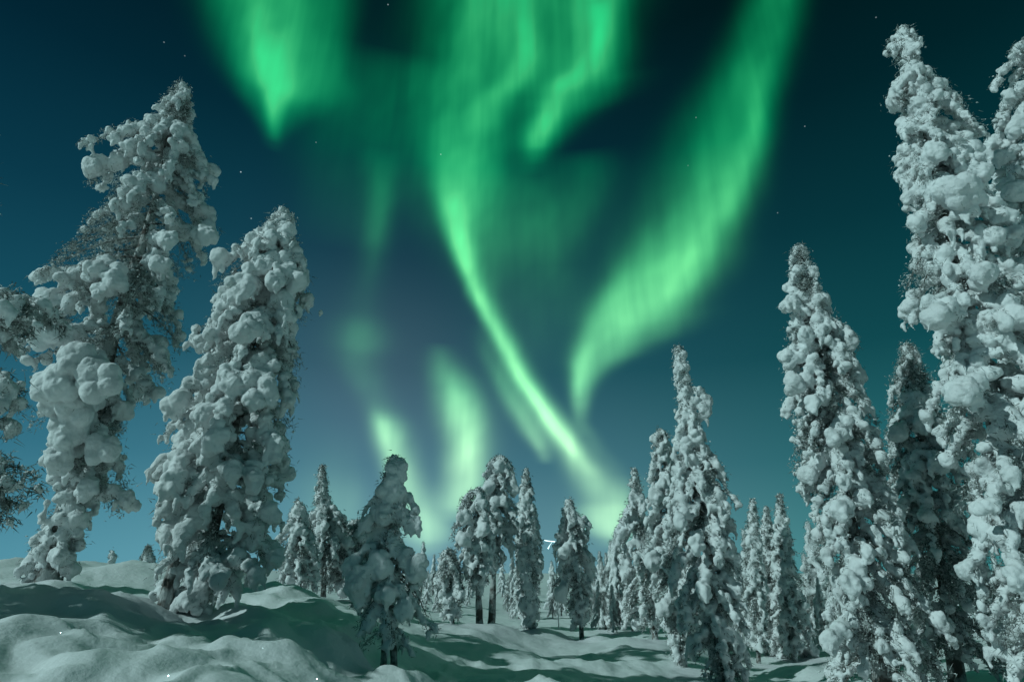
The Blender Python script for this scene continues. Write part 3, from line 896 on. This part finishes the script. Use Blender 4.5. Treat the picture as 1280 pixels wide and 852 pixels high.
# ------------------------------------------------------------------ far spruces: four grown, the rest copied
FAR_SPOTS = [  # photo x of the foot, photo y of the top, distance
    (530, 676, 42), (543, 692, 46), (520, 700, 50), (750, 688, 36), (764, 674, 34), (778, 680, 38), (738, 690, 44), (772, 700, 30), (690, 700, 40), (700, 694, 46), (755, 706, 52),
    (640, 690, 44), (628, 700, 50), (672, 704, 55), (590, 700, 48), (575, 706, 54), (745, 720, 60), (725, 704, 58), (785, 702, 56), (500, 704, 56), (515, 690, 60), (660, 712, 62),
    (840, 690, 40), (870, 680, 44), (925, 690, 36), (905, 700, 50), (1010, 650, 28), (1030, 680, 34), (960, 700, 44), (985, 705, 52), (1060, 690, 40), (1110, 690, 36),
    (1240, 690, 30), (1275, 660, 26), (1180, 700, 44), (460, 700, 40), (415, 704, 44), (480, 690, 48), (355, 702, 40), (330, 704, 46), (700, 716, 70), (610, 716, 70), (768, 660, 30), (757, 690, 31), (783, 680, 27), (731, 700, 33), (748, 725, 28), (764, 730, 26), (700, 715, 36), (716, 728, 40), (648, 715, 33), (634, 722, 37), (523, 705, 29), (500, 722, 27), (862, 690, 24), (925, 715, 26), (570, 722, 40), (752, 700, 27), (775, 705, 33), (742, 712, 40), (535, 712, 34), (512, 716, 38), (548, 720, 30), (930, 660, 30), (915, 700, 27), (1005, 690, 26), (1020, 720, 24), (690, 722, 34), (704, 728, 44), (640, 726, 34), (585, 730, 36), (330, 716, 30), (560, 714, 75), (765, 716, 75)]


def far_rows(h, wd, rng):
    out = []
    for i in range(9):
        t = i / 8.0
        ww = wd * (1 - t) ** .8 * (1 + .25 * (rng.random() - .5)) + .04
        out.append((.06 + t * (h - .1), -ww, ww * (.85 + .3 * rng.random())))
    return out


PROTO = []
rr = np.random.default_rng(5)
for i, (h, wd) in enumerate([(4.0, .85), (4.0, .65), (4.0, 1.0), (4.0, .75)]):
    t = spruce('far', 0.0, None, (Vector((0.05, 0, h)), Vector((0, 0, 0))), group=GF, blob=.14, dens=.85, bare=[.25, .4, .2, .6][i],
               seed=200 + i, trunk_r=.08, voxel=.05, world_rows=far_rows(h, wd, rr), base=0.0, twig_k=.8)
    PROTO.append(t)
used = set()
FAR_LABEL = 'small snowy spruce in the far tree line behind the clearing'
for j, (fx, ty, D) in enumerate(FAR_SPOTS):
    src = PROTO[j % 4]
    kids = list(src.children)
    if j % 4 not in used:
        used.add(j % 4); o = src; new = False
    else:
        o = src.copy(); COL.objects.link(o); new = True
        for ch in kids:
            c = ch.copy(); COL.objects.link(c); c.parent = o
    top = at(fx, ty, D)
    gz = ground_z(top.x, D)
    h = max(1.2, top.z - gz)
    s = h / 4.0
    o.location = (top.x, D, gz)
    o.scale = (s * (.8 + .3 * rr.random()), s * (.8 + .3 * rr.random()), s)
    o.rotation_euler = (0, 0, rr.random() * 6.28)
    o['label'] = FAR_LABEL


# ------------------------------------------------------------------ lit lamp glimpsed between the trees
def emis(name, col, st):
    m = bpy.data.materials.new(name); m.use_nodes = True
    p = m.node_tree.nodes['Principled BSDF']
    p.inputs['Base Color'].default_value = (*col, 1)
    p.inputs['Emission Color'].default_value = (*col, 1)
    p.inputs['Emission Strength'].default_value = st
    return m


def metal(name, col, rough):
    m, g, p = new_mat(name)
    co = g.n('ShaderNodeTexCoord').outputs['Object']
    n = g.noise(co, 8.0, 3.0)
    c = g.mix(n, (*[k * .7 for k in col], 1), (*col, 1))
    g.t.links.new(c, p.inputs['Base Color'])
    p.inputs['Metallic'].default_value = .6
    p.inputs['Roughness'].default_value = rough
    return m


LY = 26.5
a = at(680.5, 674.8, LY); b = at(689.3, 676.6, LY); c = at(685, 685.5, LY)
gz = ground_z(b.x + .22, LY)
lamp = bpy.data.objects.new('street_lamp', None)
COL.objects.link(lamp)
lamp.location = (b.x + .22, LY, gz)
lamp['label'] = 'lit white lamp with a bent glowing arm, glimpsed between two snowy spruces'
lamp['category'] = 'lamp'
o0 = np.array(lamp.location)
v, f = tube([(b.x + .22, LY, gz - .2), (b.x + .20, LY, gz + 1), (b.x + .16, LY, b.z - .02)], [.026, .022, .018], 10)
link_mesh('pole', v - o0, f, M_RIME, lamp)
v, f = tube([tuple(a), tuple((a + b) / 2), (b.x + .16, LY, b.z)], [.015, .017, .017], 8)
link_mesh('lamp_arm', v - o0, f, emis('lamp_glow', (.75, 1.0, 1.0), 2.2), lamp)
v, f = tube([(b.x + .02, LY, b.z - .03), ((b.x + c.x) / 2, LY, (b.z + c.z) / 2), tuple(c)], [.006, .012, .030], 8)
link_mesh('lamp_head', v - o0, f, emis('lamp_glow_soft', (.7, 1.0, 1.0), 1.6), lamp)

# ------------------------------------------------------------------ ice crystals that catch the moon on the near snow
m_ice, g_, p_ = new_mat('ice')
p_.inputs['Base Color'].default_value = (.9, .97, 1, 1)
p_.inputs['Metallic'].default_value = 1.0
nn = g_.noise(g_.n('ShaderNodeTexCoord').outputs['Object'], 300.0, 1.0)
g_.t.links.new(g_.m('ADD', .22, g_.m('MULTIPLY', nn, .2)), p_.inputs['Roughness'])
me = None
for (px, py, D, sz) in [(75, 793, 5.6, .0045), (210, 846, 4.5, .0055), (328, 812, 5.4, .003), (396, 850, 4.8, .005)]:
    d = ray(px, py)
    # march along the sight line to the snow
    t = 2.0
    while t < 40 and d[2] * t > ground_z(d[0] * t, d[1] * t):
        t += .02
    P = np.array((d[0] * t, d[1] * t, ground_z(d[0] * t, d[1] * t) + sz * .8))
    hv = -P / np.linalg.norm(P) - np.array(dirv)
    hv /= np.linalg.norm(hv)
    if me is None:
        vs = [(math.cos(k * 1.0472) * .5, math.sin(k * 1.0472) * .5, zz) for zz in (.12, -.12) for k in range(6)]
        fs = [tuple(range(6)), tuple(range(11, 5, -1))] + [(k, k + 6, (k + 1) % 6 + 6, (k + 1) % 6) for k in range(6)]
        me = bpy.data.meshes.new('ice_crystal'); me.from_pydata(vs, [], fs); me.materials.append(m_ice)
    o = bpy.data.objects.new('ice_crystal', me); COL.objects.link(o)
    o.location = P; o.scale = (sz * 2, sz * 2, sz * 2)
    o.rotation_euler = Vector(hv).to_track_quat('Z', 'Y').to_euler()
    o['label'] = 'tiny ice crystal glinting on the near snow'
    o['category'] = 'ice crystal'; o['group'] = 'ice crystals glinting on the snow'
